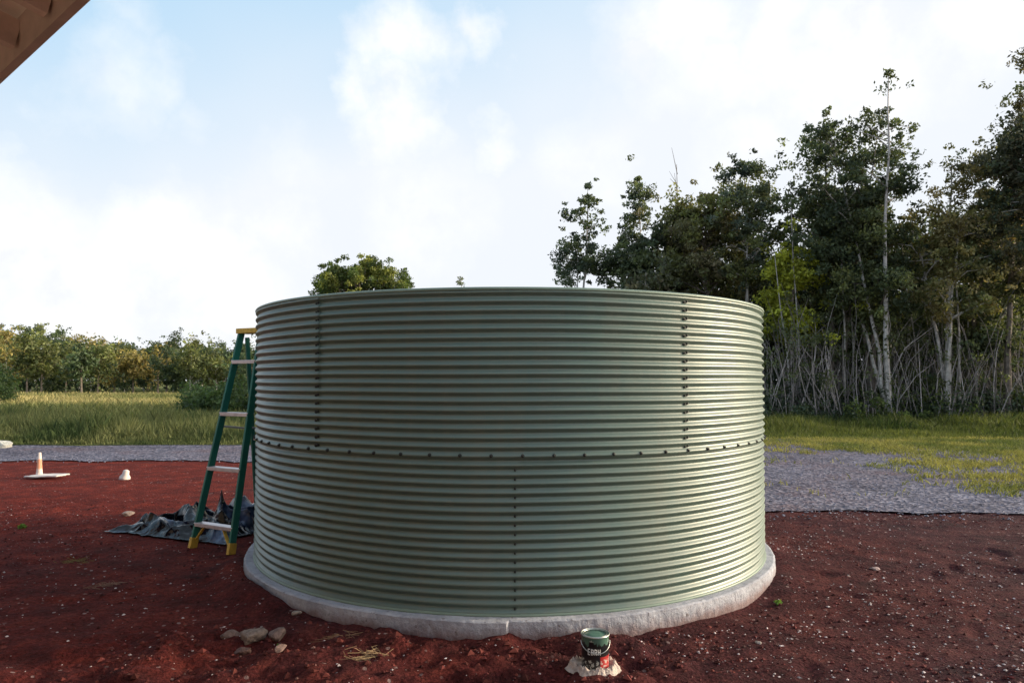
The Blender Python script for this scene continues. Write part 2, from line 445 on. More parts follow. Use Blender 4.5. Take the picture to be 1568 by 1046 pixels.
K = 1080; th = np.arange(K)*2*np.pi/K
e = 2.35+0.010*fbm(th*6, th*0, 3, 7)+0.025*np.exp(-((th-6.22)/0.10)**2)+0.008*np.abs(np.sin(th*7))
prof = [(2.1, SLAB-0.002, 0), (None, SLAB-0.002, -0.012), (None, SLAB-0.010, 0.0), (None, SLAB-0.04, 0.003), (None, SLAB-0.08, 0.004), (None, -0.08, 0.008)]
vs = []
for r, z, off in prof:
    rr = np.full(K, 2.1) if r else e+off+(0.010*fbm(th*60, th*0+z*90, 4, 9))
    zz = z+(0.008*fbm(th*30, th*0, 4, 19) if not r else 0)
    vs.append(np.stack([rr*np.sin(th), -rr*np.cos(th), np.full(K, 1.0)*zz], -1))
v = np.concatenate(vs); ff = []
for a in range(len(prof)-1):
    for j in range(K): k = (j+1) % K; ff.append((a*K+j, (a+1)*K+j, (a+1)*K+k, a*K+k))
q = MB(); q.add(v, ff, (1, 1, 1)); q.add(vs[0], [tuple(range(K))], (1, 1, 1))
sl = q.build('concrete_slab', [m], False); sl.location = (TC[0], TC[1], 0)

# ------------------------------------------------------------ box helpers
def obox(mb, p0, p1, w, t, wdir, col=(1, 1, 1), m=0):
    p0 = np.asarray(p0, float); p1 = np.asarray(p1, float); d = p1-p0; d /= np.linalg.norm(d)
    a = np.asarray(wdir, float); a = a-d*(a@d); a /= np.linalg.norm(a); c = np.cross(d, a)
    v = []
    for p in (p0, p1):
        for sa, sc in ((-1, -1), (1, -1), (1, 1), (-1, 1)): v.append(p+a*sa*w/2+c*sc*t/2)
    mb.add(v, [(0, 3, 2, 1), (4, 5, 6, 7), (0, 1, 5, 4), (1, 2, 6, 5), (2, 3, 7, 6), (3, 0, 4, 7)], col, m)
def bevel(ob, w=0.004, seg=2):
    bv = ob.modifiers.new('b', 'BEVEL'); bv.width = w; bv.segments = seg; bv.limit_method = 'ANGLE'

# ------------------------------------------------------------ LADDER
M_LG = simple('green_fibreglass', (0.012, 0.13, 0.10), 0.45, 0.2, 8, 0, 0.05)
M_LY = simple('yellow_plastic', (0.55, 0.35, 0.05), 0.5, 0.25, 20, 0, 0.05)
M_AL = simple('aluminium_step', (0.6, 0.54, 0.56), 0.4, 0.15, 20, 0.5, 0.1)
u = np.array([-0.88, 0.47, 0]); nn = np.array([0.47, 0.88, 0])
bm_ = np.array([-2.807, 6.665, 0.0]); tm = np.array([-2.60, 7.06, 2.07])
fn, ff_ = bm_-u*0.265, bm_+u*0.265; tn, tf = tm-u*0.145, tm+u*0.135
lad = empty('step_ladder', tuple(bm_)); L0 = bm_
g = MB(); yl = MB(); al = MB()
def pt(a, b2, z): return a+(b2-a)*(z/2.07)
for a, b2 in ((fn, tn), (ff_, tf)):
    obox(g, a+(b2-a)*0.02-L0, b2-L0, 0.07, 0.026, nn)
    obox(yl, a+(b2-a)*0.001-L0, a+(b2-a)*0.05-L0, 0.082, 0.036, nn)
rm = tm+nn*0.30; rm[2] = 0
rn, rf = rm-u*0.16, rm+u*0.2
tb = tm+nn*0.06
for a, b2 in ((rn, tb-u*0.12), (rf, tb+u*0.12)):
    b3 = b2.copy(); b3[2] = 2.03
    obox(g, a+(b3-a)*0.06-L0, b3-L0, 0.045, 0.022, nn); obox(yl, a-L0, a+(b3-a)*0.055-L0, 0.055, 0.03, nn)
for z in (0.5, 1.0, 1.5):
    a = rn+(tb-u*0.12-rn)*(z/2.03); c3 = rf+(tb+u*0.12-rf)*(z/2.03); a[2] = c3[2] = z
    obox(al, a-L0, c3-L0, 0.03, 0.012, (0, 0, 1))
for z in (0.24, 0.76, 1.28, 1.79):
    a = pt(fn, tn, z); c3 = pt(ff_, tf, z)
    obox(al, a-L0-u*0.01, c3-L0+u*0.01, 0.085, 0.012, nn)
    obox(al, a-L0-nn*0.04+np.array([0, 0, -0.012]), c3-L0-nn*0.04+np.array([0, 0, -0.012]), 0.035, 0.006, (0, 0, 1))
for s_ in (-1, 1):
    a = pt(fn if s_ < 0 else ff_, tn if s_ < 0 else tf, 1.15); c3 = (rn if s_ < 0 else rf); c3 = c3+(tb+u*0.12*s_-c3)*0.5; c3 = c3.copy(); c3[2] = 1.1
    obox(al, a-L0, c3-L0, 0.02, 0.006, (0, 0, 1))
a = pt(fn, tn, 0.24); c3 = pt(ff_, tf, 0.24)
obox(yl, a+u*0.16-L0, pt(fn, tn, 0.07)+u*0.03-L0, 0.035, 0.012, nn)
obox(yl, a+u*0.16-L0, pt(fn, tn, 0.235)+u*0.02-L0+np.array([0,0,-0.02]), 0.03, 0.013, nn)
obox(yl, c3-u*0.12-L0, pt(ff_, tf, 0.09)-u*0.03-L0, 0.03, 0.012, nn)
obox(yl, tn-u*0.03-L0+np.array([0, 0, 0.02])+nn*0.03, tf+u*0.03-L0+np.array([0, 0, 0.02])+nn*0.03, 0.15, 0.05, nn)
for q, nme, mt in ((g, 'rails', M_LG), (yl, 'cap_and_feet', M_LY), (al, 'steps', M_AL)):
    ob = q.build(nme, [mt], False, lad); bevel(ob, 0.004)

# ------------------------------------------------------------ TARP
m, nt, b, o = new_mat('plastic_sheet')
co = objco(nt)
c = ramp(nt, noise(nt, co, 3.0, 3, 0.5), [(0.5, (0.002, 0.003, 0.007)), (0.6, (0.006, 0.012, 0.035)), (0.72, (0.08, 0.12, 0.22))])
nt.links.new(c, b.inputs['Base Color']); b.inputs['Roughness'].default_value = 0.12; b.inputs['Specular IOR Level'].default_value = 0.3
bump(nt, b, noise(nt, co, 5, 3, 0.5), 0.6, 0.05)
gx = np.linspace(0, 1, 220); gy = np.linspace(0, 1, 160); U, V = np.meshgrid(gx, gy)
A = np.array([-4.3, 7.5]); Bq = np.array([-2.75, 6.9]); C = np.array([-2.6, 7.9]); D = np.array([-3.6, 8.35])
XY = (A[None, None]*((1-U)*(1-V))[..., None]+Bq*(U*(1-V))[..., None]+C*(U*V)[..., None]+D*((1-U)*V)[..., None])
XY = XY+0.3*np.stack([fbm(U*3, V*3, 4, 1), fbm(U*3, V*3, 4, 6)], -1)
def ridge(a): return 1-np.minimum(1, np.abs(a)*6)
fold = 0.12*ridge(fbm(U*3.0+V*2, V*3.0, 2, 41))+0.09*ridge(fbm(U*5, V*4+3, 2, 47))+0.03*np.abs(fbm(U*9, V*9, 2, 51))
lump = 0.26*np.exp(-((U-0.70)/0.12)**2-((V-0.6)/0.2)**2)+0.24*np.exp(-((U-0.95)/0.14)**2-((V-0.8)/0.3)**2)
edge = np.minimum(np.minimum(U, 1-U), np.minimum(V, 1-V))
Zt = 0.02+(fold+lump*(0.5+1.2*vnoise(U*7, V*7, 5)))*sstep(0, 0.1, edge)
mb = MB(); ii = np.arange(220*160).reshape(160, 220)
mb.add(np.stack([XY[..., 0], XY[..., 1], Zt+ground_h(XY[..., 0], XY[..., 1])], -1).reshape(-1, 3), np.stack([ii[:-1, :-1], ii[:-1, 1:], ii[1:, 1:], ii[1:, :-1]], -1).reshape(-1, 4), (1, 1, 1))
mb.build('plastic_tarp', [m], True)

# ------------------------------------------------------------ PAINT CAN
cd = 3.97; cx = P(910, cd); gz = float(ground_h(np.array(cx), np.array(cd)))
can = empty('paint_can', (cx, cd, gz+0.012))
def lathe(mb, prof, col=(1, 1, 1), m=0, K=64):
    th = np.arange(K)*2*np.pi/K; vs = [np.stack([r*np.cos(th), r*np.sin(th), np.full(K, z)], -1) for r, z in prof]
    f = []
    for a in range(len(prof)-1):
        for j in range(K): k = (j+1) % K; f.append((a*K+j, a*K+k, (a+1)*K+k, (a+1)*K+j))
    mb.add(np.concatenate(vs), f, col, m)
CR = 0.077; CH = 0.19
m, nt, b, o = new_mat('can_label')
co = objco(nt); se = nd(nt, 'ShaderNodeSeparateXYZ'); nt.links.new(co, se.inputs[0])
z_ = se.outputs[2]
c = mix(nt, mth(nt, 'MULTIPLY', mth(nt, 'GREATER_THAN', se.outputs[0], 0.02), mth(nt, 'LESS_THAN', z_, 0.085)), (0.012, 0.012, 0.014), (0.35, 0.03, 0.03))
lt = mth(nt, 'MULTIPLY', mth(nt, 'GREATER_THAN', noise(nt, co, 70, 2), 0.55), mth(nt, 'LESS_THAN', z_, 0.07))
c = mix(nt, mth(nt, 'MULTIPLY', lt, 0.7), c, (0.5, 0.5, 0.45))
c = mix(nt, mth(nt, 'LESS_THAN', z_, 0.014), c, (0.45, 0.45, 0.45))
c = mix(nt, mth(nt, 'GREATER_THAN', z_, 0.165), c, (0.4, 0.42, 0.4))
dr = nd(nt, 'ShaderNodeMapping'); dr.inputs['Scale'].default_value = (30, 30, 4); nt.links.new(co, dr.inputs[0])
drip = mth(nt, 'GREATER_THAN', mth(nt, 'ADD', mth(nt, 'MULTIPLY', noise(nt, dr.outputs[0], 1, 3), 0.16), z_), 0.235)
c = mix(nt, drip, c, (0.08, 0.16, 0.13))
nt.links.new(c, b.inputs['Base Color']); b.inputs['Roughness'].default_value = 0.3
q = MB(); lathe(q, [(0, 0.004), (CR-0.002, 0.002), (CR, 0.008), (CR-0.002, 0.012), (CR-0.002, CH-0.012), (CR+0.001, CH-0.006), (CR, CH), (CR-0.006, CH), (CR-0.01, CH-0.01), (CR-0.012, CH-0.004), (0.02, CH-0.004), (0, CH-0.004)])
q.build('can_body', [m], True, can)
q = MB(); tha = np.linspace(0, 2*np.pi, 65)
tube(q, np.stack([CR*np.cos(tha), CR*np.sin(tha), np.full(65, CH)], -1), 0.004, (1, 1, 1), 0, 6)
tube(q, np.stack([(CR-0.012)*np.cos(tha), (CR-0.012)*np.sin(tha), np.full(65, CH-0.001)], -1), 0.003, (1, 1, 1), 0, 6)
ta = np.linspace(0, np.pi, 20)
tube(q, np.stack([CR*1.03*np.cos(ta), -CR*0.92*np.sin(ta)-0.012, CH*0.82-0.05*np.sin(ta)], -1), 0.0022, (1, 1, 1), 0, 6)
q.build('rim_and_bail', [simple('can_metal', (0.5, 0.52, 0.5), 0.3, 0.2, 20, 0.8)], True, can)
q = MB()
def wp(a, z): return np.array([(CR+0.0012)*math.sin(a), -(CR+0.0012)*math.cos(a), z])
for ch in range(4):
    a0 = -0.62+ch*0.24
    segs = {0: [(0, 0, 0, 1), (0, 1, .7, .9), (0, .5, .7, .5), (0, 0, .7, .1), (.7, .9, .7, .1)], 1: [(0, 0, 0, 1), (0, 1, .7, 1), (0, .5, .6, .5), (0, 0, .7, 0)],
            2: [(0, 0, 0, 1), (.7, 0, .7, 1), (0, .5, .7, .5)], 3: [(0, 0, 0, 1), (0, 1, .7, .9), (.7, .9, .6, .5), (0, .5, .6, .5), (.3, .5, .7, 0)]}[(ch*3+1) % 4]
    for (xa, ya, xb, yb) in segs:
        p0 = wp(a0+xa*0.2, 0.098+ya*0.03); p1 = wp(a0+xb*0.2, 0.098+yb*0.03)
        tube(q, [p0, (p0+p1)/2, p1], 0.0025, (1, 1, 1), 0, 5)
q.build('label_lettering', [simple('white_ink', (0.75, 0.75, 0.73), 0.5, 0.05)], False, can)
gx = np.linspace(-1, 1, 150); U, V = np.meshgrid(gx, gx)
rr_ = np.sqrt(U**2+V**2); aa_ = np.arctan2(V, U)
sh = 1+0.35*fbm(np.cos(aa_)*2+4, np.sin(aa_)*2+4, 4, 5)
XX = U*0.16*sh; YY = V*0.13*sh
ring_ = np.exp(-((rr_-0.74)/0.13)**2)
ZZ = 0.006+ring_*(0.004+0.022*vnoise(np.cos(aa_)*3+9, np.sin(aa_)*3+9, 2))+ring_*0.018*ridge(fbm(U*4, V*4, 2, 61))+0.05*ring_*np.abs(fbm(U*9, V*9, 3, 66))
ZZ = np.where(rr_ < 0.5, 0.005, ZZ)*sstep(1.02, 0.93, rr_)
rag = MB(); ii = np.arange(150*150).reshape(150, 150)
fq = np.stack([ii[:-1, :-1], ii[:-1, 1:], ii[1:, 1:], ii[1:, :-1]], -1).reshape(-1, 4)
okf = (rr_ < 1.0).ravel()[fq].all(axis=1)
rag.add(np.stack([XX, YY, ZZ], -1).reshape(-1, 3), fq[okf], (1, 1, 1))
ob = rag.build('crumpled_rag', [simple('rag_cloth', (0.46, 0.38, 0.34), 0.9, 0.4, 25, 0, 0.8)], True); ob.location = (cx-0.005, cd-0.0, gz+0.008)

# ------------------------------------------------------------ small items on left
M_W = simple('weathered_white', (0.6, 0.54, 0.52), 0.7, 0.2, 10)
d1 = 11.7; x1 = P(63, d1)
e1 = empty('marker_cone', (x1, d1, 0.03))
m, nt, b, o = new_mat('cone_plastic'); co = objco(nt); se = nd(nt, 'ShaderNodeSeparateXYZ'); nt.links.new(co, se.inputs[0])
c = ramp(nt, se.outputs[2], [(0.1, (0.62, 0.5, 0.46)), (0.13, (0.6, 0.26, 0.15)), (0.26, (0.6, 0.26, 0.15)), (0.29, (0.65, 0.55, 0.5))])
nt.links.new(c, b.inputs['Base Color']); b.inputs['Roughness'].default_value = 0.6
q = MB(); lathe(q, [(0.0, 0.0), (0.1, 0.0), (0.1, 0.015), (0.05, 0.02), (0.045, 0.06), (0.022, 0.38), (0.0, 0.385)], K=24); q.build('cone', [m], True, e1)
q = MB(); gx = np.linspace(0, 1, 16); U, V = np.meshgrid(gx, gx)
ii = np.arange(256).reshape(16, 16)
q.add(np.stack([-0.12+U*0.56+V*0.06, -0.2+V*0.25-U*0.05, 0.03+0.05*np.abs(fbm(U*2, V*3, 3, 8))+0.02*U], -1).reshape(-1, 3), np.stack([ii[:-1, :-1], ii[:-1, 1:], ii[1:, 1:], ii[1:, :-1]], -1).reshape(-1, 4), (1, 1, 1))
ob = q.build('paper_sheet', [M_W], True); ob.location = (x1, d1, 0.01)
so = ob.modifiers.new('s', 'SOLIDIFY'); so.thickness = 0.02
d2 = 11.5; q = MB(); lathe(q, [(0, 0.0), (0.085, 0.0), (0.08, 0.05), (0.05, 0.09), (0.045, 0.15), (0.02, 0.165), (0, 0.165)], K=14)
ob = q.build('plastic_bottle_scrap', [M_W], True); ob.location = (P(193, d2), d2, -0.005); ob.rotation_euler = (0.1, 0.25, 0)

mb = MB(); rs = np.random.RandomState(5)
for px, py, n, col, hh in [(560, 1005, 45, (0.42, 0.3, 0.18), 0.05), (170, 893, 40, (0.3, 0.18, 0.13), 0.03), (120, 858, 40, (0.22, 0.17, 0.06), 0.03), (690, 945, 20, (0.3, 0.24, 0.12), 0.03), (520, 975, 25, (0.3, 0.18, 0.11), 0.03)]:
    d = EYE*F/(py-582); x = P(px, d)
    for i in range(n):
        a = rs.normal()*0.5; L = rs.uniform(0.03, 0.12); c = np.array([x+rs.normal()*0.06, d+rs.normal()*0.04, 0])
        c[2] = float(ground_h(c[0], c[1]))+rs.uniform(0.004, hh*0.5)
        v = np.array([math.cos(a)*L/2, math.sin(a)*L/2, rs.normal()*0.008])
        tube(mb, [c-v, c+v], 0.0016, np.array(col)*rs.uniform(0.6, 1.3), 0, 3)
mb.build('dry_straw', [M_GRASS])
def weed(px, py, s):
    d = EYE*F/(py-582); x = P(px, d); q = MB(); rs_ = np.random.RandomState(int(px)); z = float(ground_h(x, d))
    clump(q, (0, 0, 0.02*s), 0.05*s, 60, 0.035*s, (0.12, 0.22, 0.05), rs_, 0, 0.5)
    ob = q.build('weed', [M_LEAF]); ob.location = (x, d, z)
weed(1188, 918, 0.7); weed(38, 806, 0.9); weed(1030, 940, 0.35); weed(430, 980, 0.4)

# ------------------------------------------------------------ GRASS
def blades(mb, x, y, h, w, col, rs, z=0.02, lean=0.35):
    n = len(x); a = rs.uniform(0, 2*np.pi, n); wd = np.stack([np.cos(a), np.sin(a), np.zeros(n)], -1)*w[:, None]/2
    base = np.stack([x, y, np.full(n, z)], -1)
    ln = rs.normal(size=(n, 2))*lean*h[:, None]
    tip = base+np.stack([ln[:, 0], ln[:, 1], h], -1)
    md = base+np.stack([ln[:, 0]*0.35, ln[:, 1]*0.35, h*0.6], -1)
    v = np.stack([base-wd, base+wd, md+wd*0.8, tip, md-wd*0.8], 1).reshape(-1, 3)
    f = np.arange(n*5).reshape(n, 5)
    mb.add(v, f, np.repeat(col, 5, axis=0))
rs = np.random.RandomState(12)
def gcol(x, y, rs, a, b2, s=0.5):
    t = np.clip(vnoise(x*s, y*s, 77)*1.3-0.15+rs.normal(size=len(x))*0.12, 0, 1)[:, None]
    return (np.asarray(a)*(1-t)+np.asarray(b2)*t)*rs.uniform(0.6, 1.35, (len(x), 1))
mb = MB()
n = 52000; y = 17.3+rs.uniform(0, 1, n)**1.3*9; x = rs.uniform(-0.85, 0.0, n)*y
k = y > y_back(x)-0.2; x, y = x[k], y[k]
hh = (0.08+0.45*vnoise(x*0.7, y*0.7, 3)**1.4+0.3*vnoise(x*2.3, y*2.3, 4))*sstep(-0.3, 1.6, y-y_back(x))*1.0+0.06
blades(mb, x, y, hh*rs.uniform(0.5, 1.15, len(x)), rs.uniform(0.012, 0.03, len(x)), gcol(x, y, rs, (0.06, 0.09, 0.035), (0.18, 0.19, 0.085), 1.0), rs, 0.02, 0.25)
n = 50000; y = 24+rs.uniform(0, 1, n)**1.1*44; x = rs.uniform(-0.85, 0.1, n)*y
blades(mb, x, y, rs.uniform(0.2, 0.6, n), rs.uniform(0.03, 0.08, n), gcol(x, y, rs, (0.15, 0.17, 0.07), (0.46, 0.39, 0.2), 0.12), rs)
mb.build('tall_grass', [M_GRASS])
mb = MB()
n = 45000; y = 18.4+rs.uniform(0, 1, n)*9; x = rs.uniform(0.05, 0.85, n)*y
k = y > y_back(x)-0.2; x, y = x[k], y[k]
hh = 0.08+0.5*vnoise(x*0.8, y*0.8, 3)*sstep(0, 3, y-y_back(x))
blades(mb, x, y, hh*rs.uniform(0.5, 1.2, len(x)), rs.uniform(0.012, 0.03, len(x)), gcol(x, y, rs, (0.04, 0.065, 0.02), (0.13, 0.15, 0.045)), rs)
n = 100000; y = 9.6+rs.uniform(0, 1, n)**0.8*9.6; x = rs.uniform(0.3, 0.85, n)*y
den = 0.7*sstep(0.56, 0.97, vnoise(x*0.9, y*1.0, 55)*0.38+vnoise(x*2.4, y*2.4, 56)*0.3+vnoise(x*7, y*7, 58)*0.32+0.16*sstep(14, 18, y)+0.32*sstep(4.0, 10, x)-0.06)
k = rs.uniform(0, 1, n) < den; x, y = x[k], y[k]
blades(mb, x, y, rs.uniform(0.02, 0.10, len(x)), rs.uniform(0.01, 0.02, len(x)), gcol(x, y, rs, (0.12, 0.15, 0.05), (0.3, 0.28, 0.1), 1.0), rs, 0.02, 0.6)
mb.build('verge_grass', [M_GRASS])

# ------------------------------------------------------------ TREES
def T(name, px, top, d, wpx, cbpy, seed, **kw):
    rs = np.random.RandomState(seed); h = H(top, d); w = wpx/F*d
    cb = max(0.05, H(cbpy, d)/h); q = MB()
    tree(q, (0, 0, 0), h, cb, w, rs, **kw)
    ob = q.build(name, [M_LEAF, M_BARK]); ob.location = (P(px, d), d, 0); return ob
G1 = (0.06, 0.085, 0.055); G2 = (0.125, 0.15, 0.075); OL = (0.14, 0.155, 0.058); YG = (0.34, 0.36, 0.05); BL = (0.085, 0.115, 0.095); BR = (0.16, 0.14, 0.09)
PALE = (0.58, 0.54, 0.51); DK = (0.22, 0.185, 0.16)
T('gum_tree', 882, 287, 34, 80, 425, 1, n_limb=26, nl=4600, leaf=0.15, tone=BL, tone2=G2, bark=PALE, forks=2, cl=0.42, r0=0.1, lean=0.4)
T('gum_tree', 988, 272, 34, 75, 440, 2, n_limb=28, nl=5200, leaf=0.15, tone=BL, tone2=G2, bark=PALE, forks=1, cl=0.42, r0=0.1, prof='cone')
T('gum_tree', 955, 380, 33, 110, 470, 3, n_limb=26, nl=7000, leaf=0.16, tone=G1, tone2=G2, bark=DK, cl=0.55)
T('acacia_tree', 1085, 300, 31, 130, 470, 4, n_limb=44, nl=13500, leaf=0.16, tone=OL, tone2=BR, bark=DK, cl=0.58)
T('gum_tree', 1142, 250, 30, 120, 400, 5, n_limb=34, nl=8200, leaf=0.15, tone=BL, tone2=OL, bark=PALE, cl=0.48, forks=2, lean=0.5)
T('acacia_tree', 1030, 335, 33, 90, 470, 6, n_limb=26, nl=7500, leaf=0.16, tone=G1, tone2=BR, bark=DK, cl=0.52)
T('acacia_tree', 1205, 385, 28, 80, 520, 7, n_limb=28, nl=8500, leaf=0.14, tone=YG, tone2=YG, bark=DK, cl=0.55)
T('gum_tree', 1282, 188, 28, 140, 440, 8, n_limb=72, nl=20000, leaf=0.15, tone=G1, tone2=G2, bark=DK, cl=0.58, forks=3, lean=0.5)
T('gum_tree', 1362, 108, 26, 125, 330, 9, n_limb=46, nl=6000, leaf=0.13, tone=G1, tone2=G2, bark=PALE, cl=0.36, forks=3, lean=0.9, r0=0.11)
T('gum_tree', 1450, 245, 26, 140, 430, 10, n_limb=44, nl=9500, leaf=0.13, tone=OL, tone2=(0.32, 0.25, 0.12), bark=PALE, cl=0.45, forks=3, lean=0.7)
T('gum_tree', 1538, 165, 26, 130, 430, 11, n_limb=50, nl=13500, leaf=0.13, tone=G1, tone2=BR, bark=DK, cl=0.48, forks=2, lean=0.5)
T('gum_tree', 1598, 60, 25, 140, 400, 12, n_limb=56, nl=13500, leaf=0.13, tone=G1, tone2=BR, bark=PALE, cl=0.48, forks=2, lean=0.3)
T('gum_tree', 1335, 300, 27, 140, 520, 13, n_limb=40, nl=12000, leaf=0.14, tone=G1, tone2=OL, bark=DK, cl=0.55, forks=3)
T('gum_tree', 1495, 320, 27, 130, 520, 16, n_limb=40, nl=11000, leaf=0.14, tone=G1, tone2=OL, bark=DK, cl=0.55, forks=2)
q = MB(); rs = np.random.RandomState(14); d = 45.0; h = H(390, d)
tube(q, [(0, 0, 0), (0.1, 0, 3), (0, 0, 5.6)], [0.3, 0.25, 0.2], DK, 1, 8)
for i in range(80):
    a = rs.uniform(0, 6.28); rr = math.sqrt(rs.uniform(0, 1)); zz = h-0.5-1.2*rr**2.4-(rs.uniform(0, 1)**1.7)*1.7
    e = np.array([math.cos(a)*rr*3.0, math.sin(a)*rr*3.0, zz])
    if rr > 0.3: tube(q, [(0, 0, 5.2), e*np.array([.45, .45, 0])+np.array([0, 0, (5.4+zz)/2-0.2]), e], [0.14, 0.08, 0.03], DK, 1, 5)
    tn = np.array((0.085, 0.12, 0.04))*rs.uniform(0.6, 1.3) if rs.rand() < 0.55 else np.array((0.2, 0.22, 0.06))*rs.uniform(0.7, 1.2)
    r = rs.uniform(0.35, 0.6)
    clump(q, e, r, 190, 0.17, tn, rs, 0, 0.65)
    for _ in range(2): clump(q, e+rs.normal(size=3)*0.4, r*0.55, 60, 0.17, tn, rs, 0, 0.7)
ob = q.build('umbrella_tree', [M_LEAF, M_BARK]); ob.location = (P(556, d), d, 0)
q = MB(); rs = np.random.RandomState(15); d = 60.; h = H(424, d)
tube(q, [(0, 0, 0), (0.1, 0, h*.6), (0, 0, h)], [0.12, 0.07, 0.02], PALE, 1, 5)
for i in range(7): clump(q, (rs.normal()*0.22, rs.normal()*0.2, h-rs.uniform(0, 1.5)), 0.28, 35, 0.16, G2, rs)
ob = q.build('slender_tree', [M_LEAF, M_BARK]); ob.location = (P(706, d), d, 0)
q = MB(); rs = np.random.RandomState(3); hh = H(250, 33)
tube(q, [(0, 0, 0), (0.1, 0, hh*0.5), (0, 0, hh)], [0.09, 0.05, 0.012], (0.3, 0.26, 0.24), 0, 6)
for i in range(22):
    z = rs.uniform(0.6, 0.97)*hh; a = rs.uniform(0, 6.28); L = rs.uniform(0.3, 0.9)
    tube(q, [(0.03, 0, z), (math.cos(a)*L, math.sin(a)*L, z+L*1.2)], [0.02, 0.006], (0.3, 0.26, 0.24), 0, 4)
ob = q.build('dead_tree', [M_BARK]); ob.location = (P(1038, 33), 33, 0)

# forest mass behind
mb = MB(); rs = np.random.RandomState(44)
sky = [(930, 420), (1000, 400), (1060, 360), (1120, 360), (1180, 370), (1215, 390), (1250, 300), (1300, 290), (1350, 330), (1400, 350), (1440, 330), (1500, 310), (1560, 290), (1700, 260), (1900, 300)]
sx = [a for a, _ in sky]; sy = [b_ for _, b_ in sky]
for i in range(46):
    px = 930+i*(820/46)+rs.uniform(-8, 8); d = rs.uniform(29, 38); tp = np.interp(px, sx, sy)+rs.uniform(0, 80)
    h = H(tp, d)
    tree(mb, (P(px, d), d, 0), h, 0.25, rs.uniform(2.2, 3.4), rs, n_limb=24, nl=3000, leaf=0.19, tone=G1 if rs.rand() < .6 else OL, tone2=G2 if rs.rand() < .7 else BR, bark=DK if rs.rand() < 0.4 else PALE, cl=0.62, r0=0.09, sides=5)
for i in range(150):
    px = rs.uniform(900, 1850); d = rs.uniform(31, 40); z = rs.uniform(0.3, 5.0)
    clump(mb, (P(px, d), d, z), rs.uniform(0.8, 1.5), 200, 0.28, np.array(G1)*rs.uniform(0.35, 0.8), rs)
for i in range(90):
    px = rs.uniform(880, 1900); d = rs.uniform(40, 46); z = rs.uniform(0.0, 4.0)
    clump(mb, (P(px, d), d, z), rs.uniform(1.6, 2.4), 240, 0.6, np.array(G1)*rs.uniform(0.3, 0.6), rs)
mb.build('forest', [M_LEAF, M_BARK])
mb = MB(); rs = np.random.RandomState(8)
for i in range(820):
    px = 1165+rs.uniform(0, 1)*560; d = rs.uniform(25.3, 29.5); L = rs.uniform(1.2, 5.5)*rs.uniform(0.6, 1)
    x = P(px, d); lx = rs.normal()*0.22*L; ly = rs.normal()*0.15*L
    cx_ = rs.normal()*0.08*L
    g_ = rs.uniform(0.3, 1.2); col = np.array([0.46, 0.41, 0.4])*g_
    tube(mb, [(x, d, 0), (x+lx*0.3+cx_, d+ly*0.4, L*0.4), (x+lx*0.7+cx_, d+ly*0.8, L*0.75), (x+lx*1.1, d+ly, L)], np.array([1, 0.8, 0.6, 0.25])*rs.uniform(0.009, 0.026), col, 1, 4)
    if rs.rand() < 0.6: clump(mb, (x+lx, d+ly, L), 0.35, 34, 0.13, np.array(G2)*rs.uniform(0.5, 1.2), rs, 0)
for i in range(24):
    px = rs.uniform(1190, 1700); d = rs.uniform(26, 29); x = P(px, d); L = rs.uniform(4, 8.5); a = rs.normal()*0.5
    tube(mb, [(x, d, 0), (x+a*0.3+0.05, d, L*0.4), (x+a*0.6-0.04, d, L*0.7), (x+a, d, L)], np.array([1, 0.8, 0.6, 0.4])*rs.uniform(0.025, 0.05), np.array(PALE)*rs.uniform(0.6, 1.0), 1, 6)
mb.build('sapling_thicket', [M_LEAF, M_BARK])
mb = MB(); rs = np.random.RandomState(18)
for i in range(440):
    px = rs.uniform(1150, 1750); d = rs.uniform(25.0, 29.5); r = rs.uniform(0.25, 0.7)
    z = rs.uniform(0.1, 1.0)*rs.uniform(0.3, 1)*(1+2.4*(d-25)/4.5)
    tn = np.array(G1)*rs.uniform(0.5, 1.3) if rs.rand() < 0.65 else np.array((0.11, 0.15, 0.045))*rs.uniform(0.7, 1.2)
    clump(mb, (P(px, d), d, z), r, 110, 0.12, tn, rs, 0, 0.8)
mb.build('undergrowth_bush', [M_LEAF])

# left distant tree line
mb = MB(); rs = np.random.RandomState(91)
ty = [(-100, 500), (0, 500), (50, 507), (75, 495), (100, 520), (130, 513), (170, 527), (230, 527), (270, 514), (300, 527), (390, 530), (520, 505), (700, 490), (1000, 480), (1200, 480)]
tx_ = [a for a, _ in ty]; ty_ = [b_ for _, b_ in ty]
for row, (da, db, n, off) in enumerate([(112, 135, 100, 0), (90, 106, 76, 5), (72, 84, 44, 12)]):
    for i in range(n):
        px = -160+i*(1250/n)+rs.uniform(-12, 12); d = rs.uniform(da, db); tp = np.interp(px, tx_, ty_)+off+abs(rs.normal())*12-5
        if px > 420 and row == 2: continue
        h = H(tp, d)
        q = rs.rand()
        t1 = (0.06, 0.085, 0.045) if q < 0.42 else ((0.12, 0.135, 0.055) if q < 0.8 else (0.25, 0.21, 0.085))
        tree(mb, (P(px, d), d, 0), h, rs.uniform(0.15, 0.4), rs.uniform(2.8, 5.2), rs, n_limb=16, nl=1150, leaf=0.36, tone=t1, tone2=np.array(t1)*1.5, bark=PALE if rs.rand() < 0.5 else DK, cl=0.85, r0=0.13, sides=4, prof='tall' if rs.rand() < 0.7 else 'cone')
for i in range(340):
    d = rs.uniform(84, 112); px = rs.uniform(-160, 1100)
    clump(mb, (P(px, d), d, rs.uniform(0.3, 5.0)), rs.uniform(1.0, 1.8), 130, 0.5, np.array((0.055, 0.078, 0.04))*rs.uniform(0.5, 1.5), rs)
mb.build('distant_tree_line', [M_LEAF, M_BARK])
mb = MB(); rs = np.random.RandomState(92)
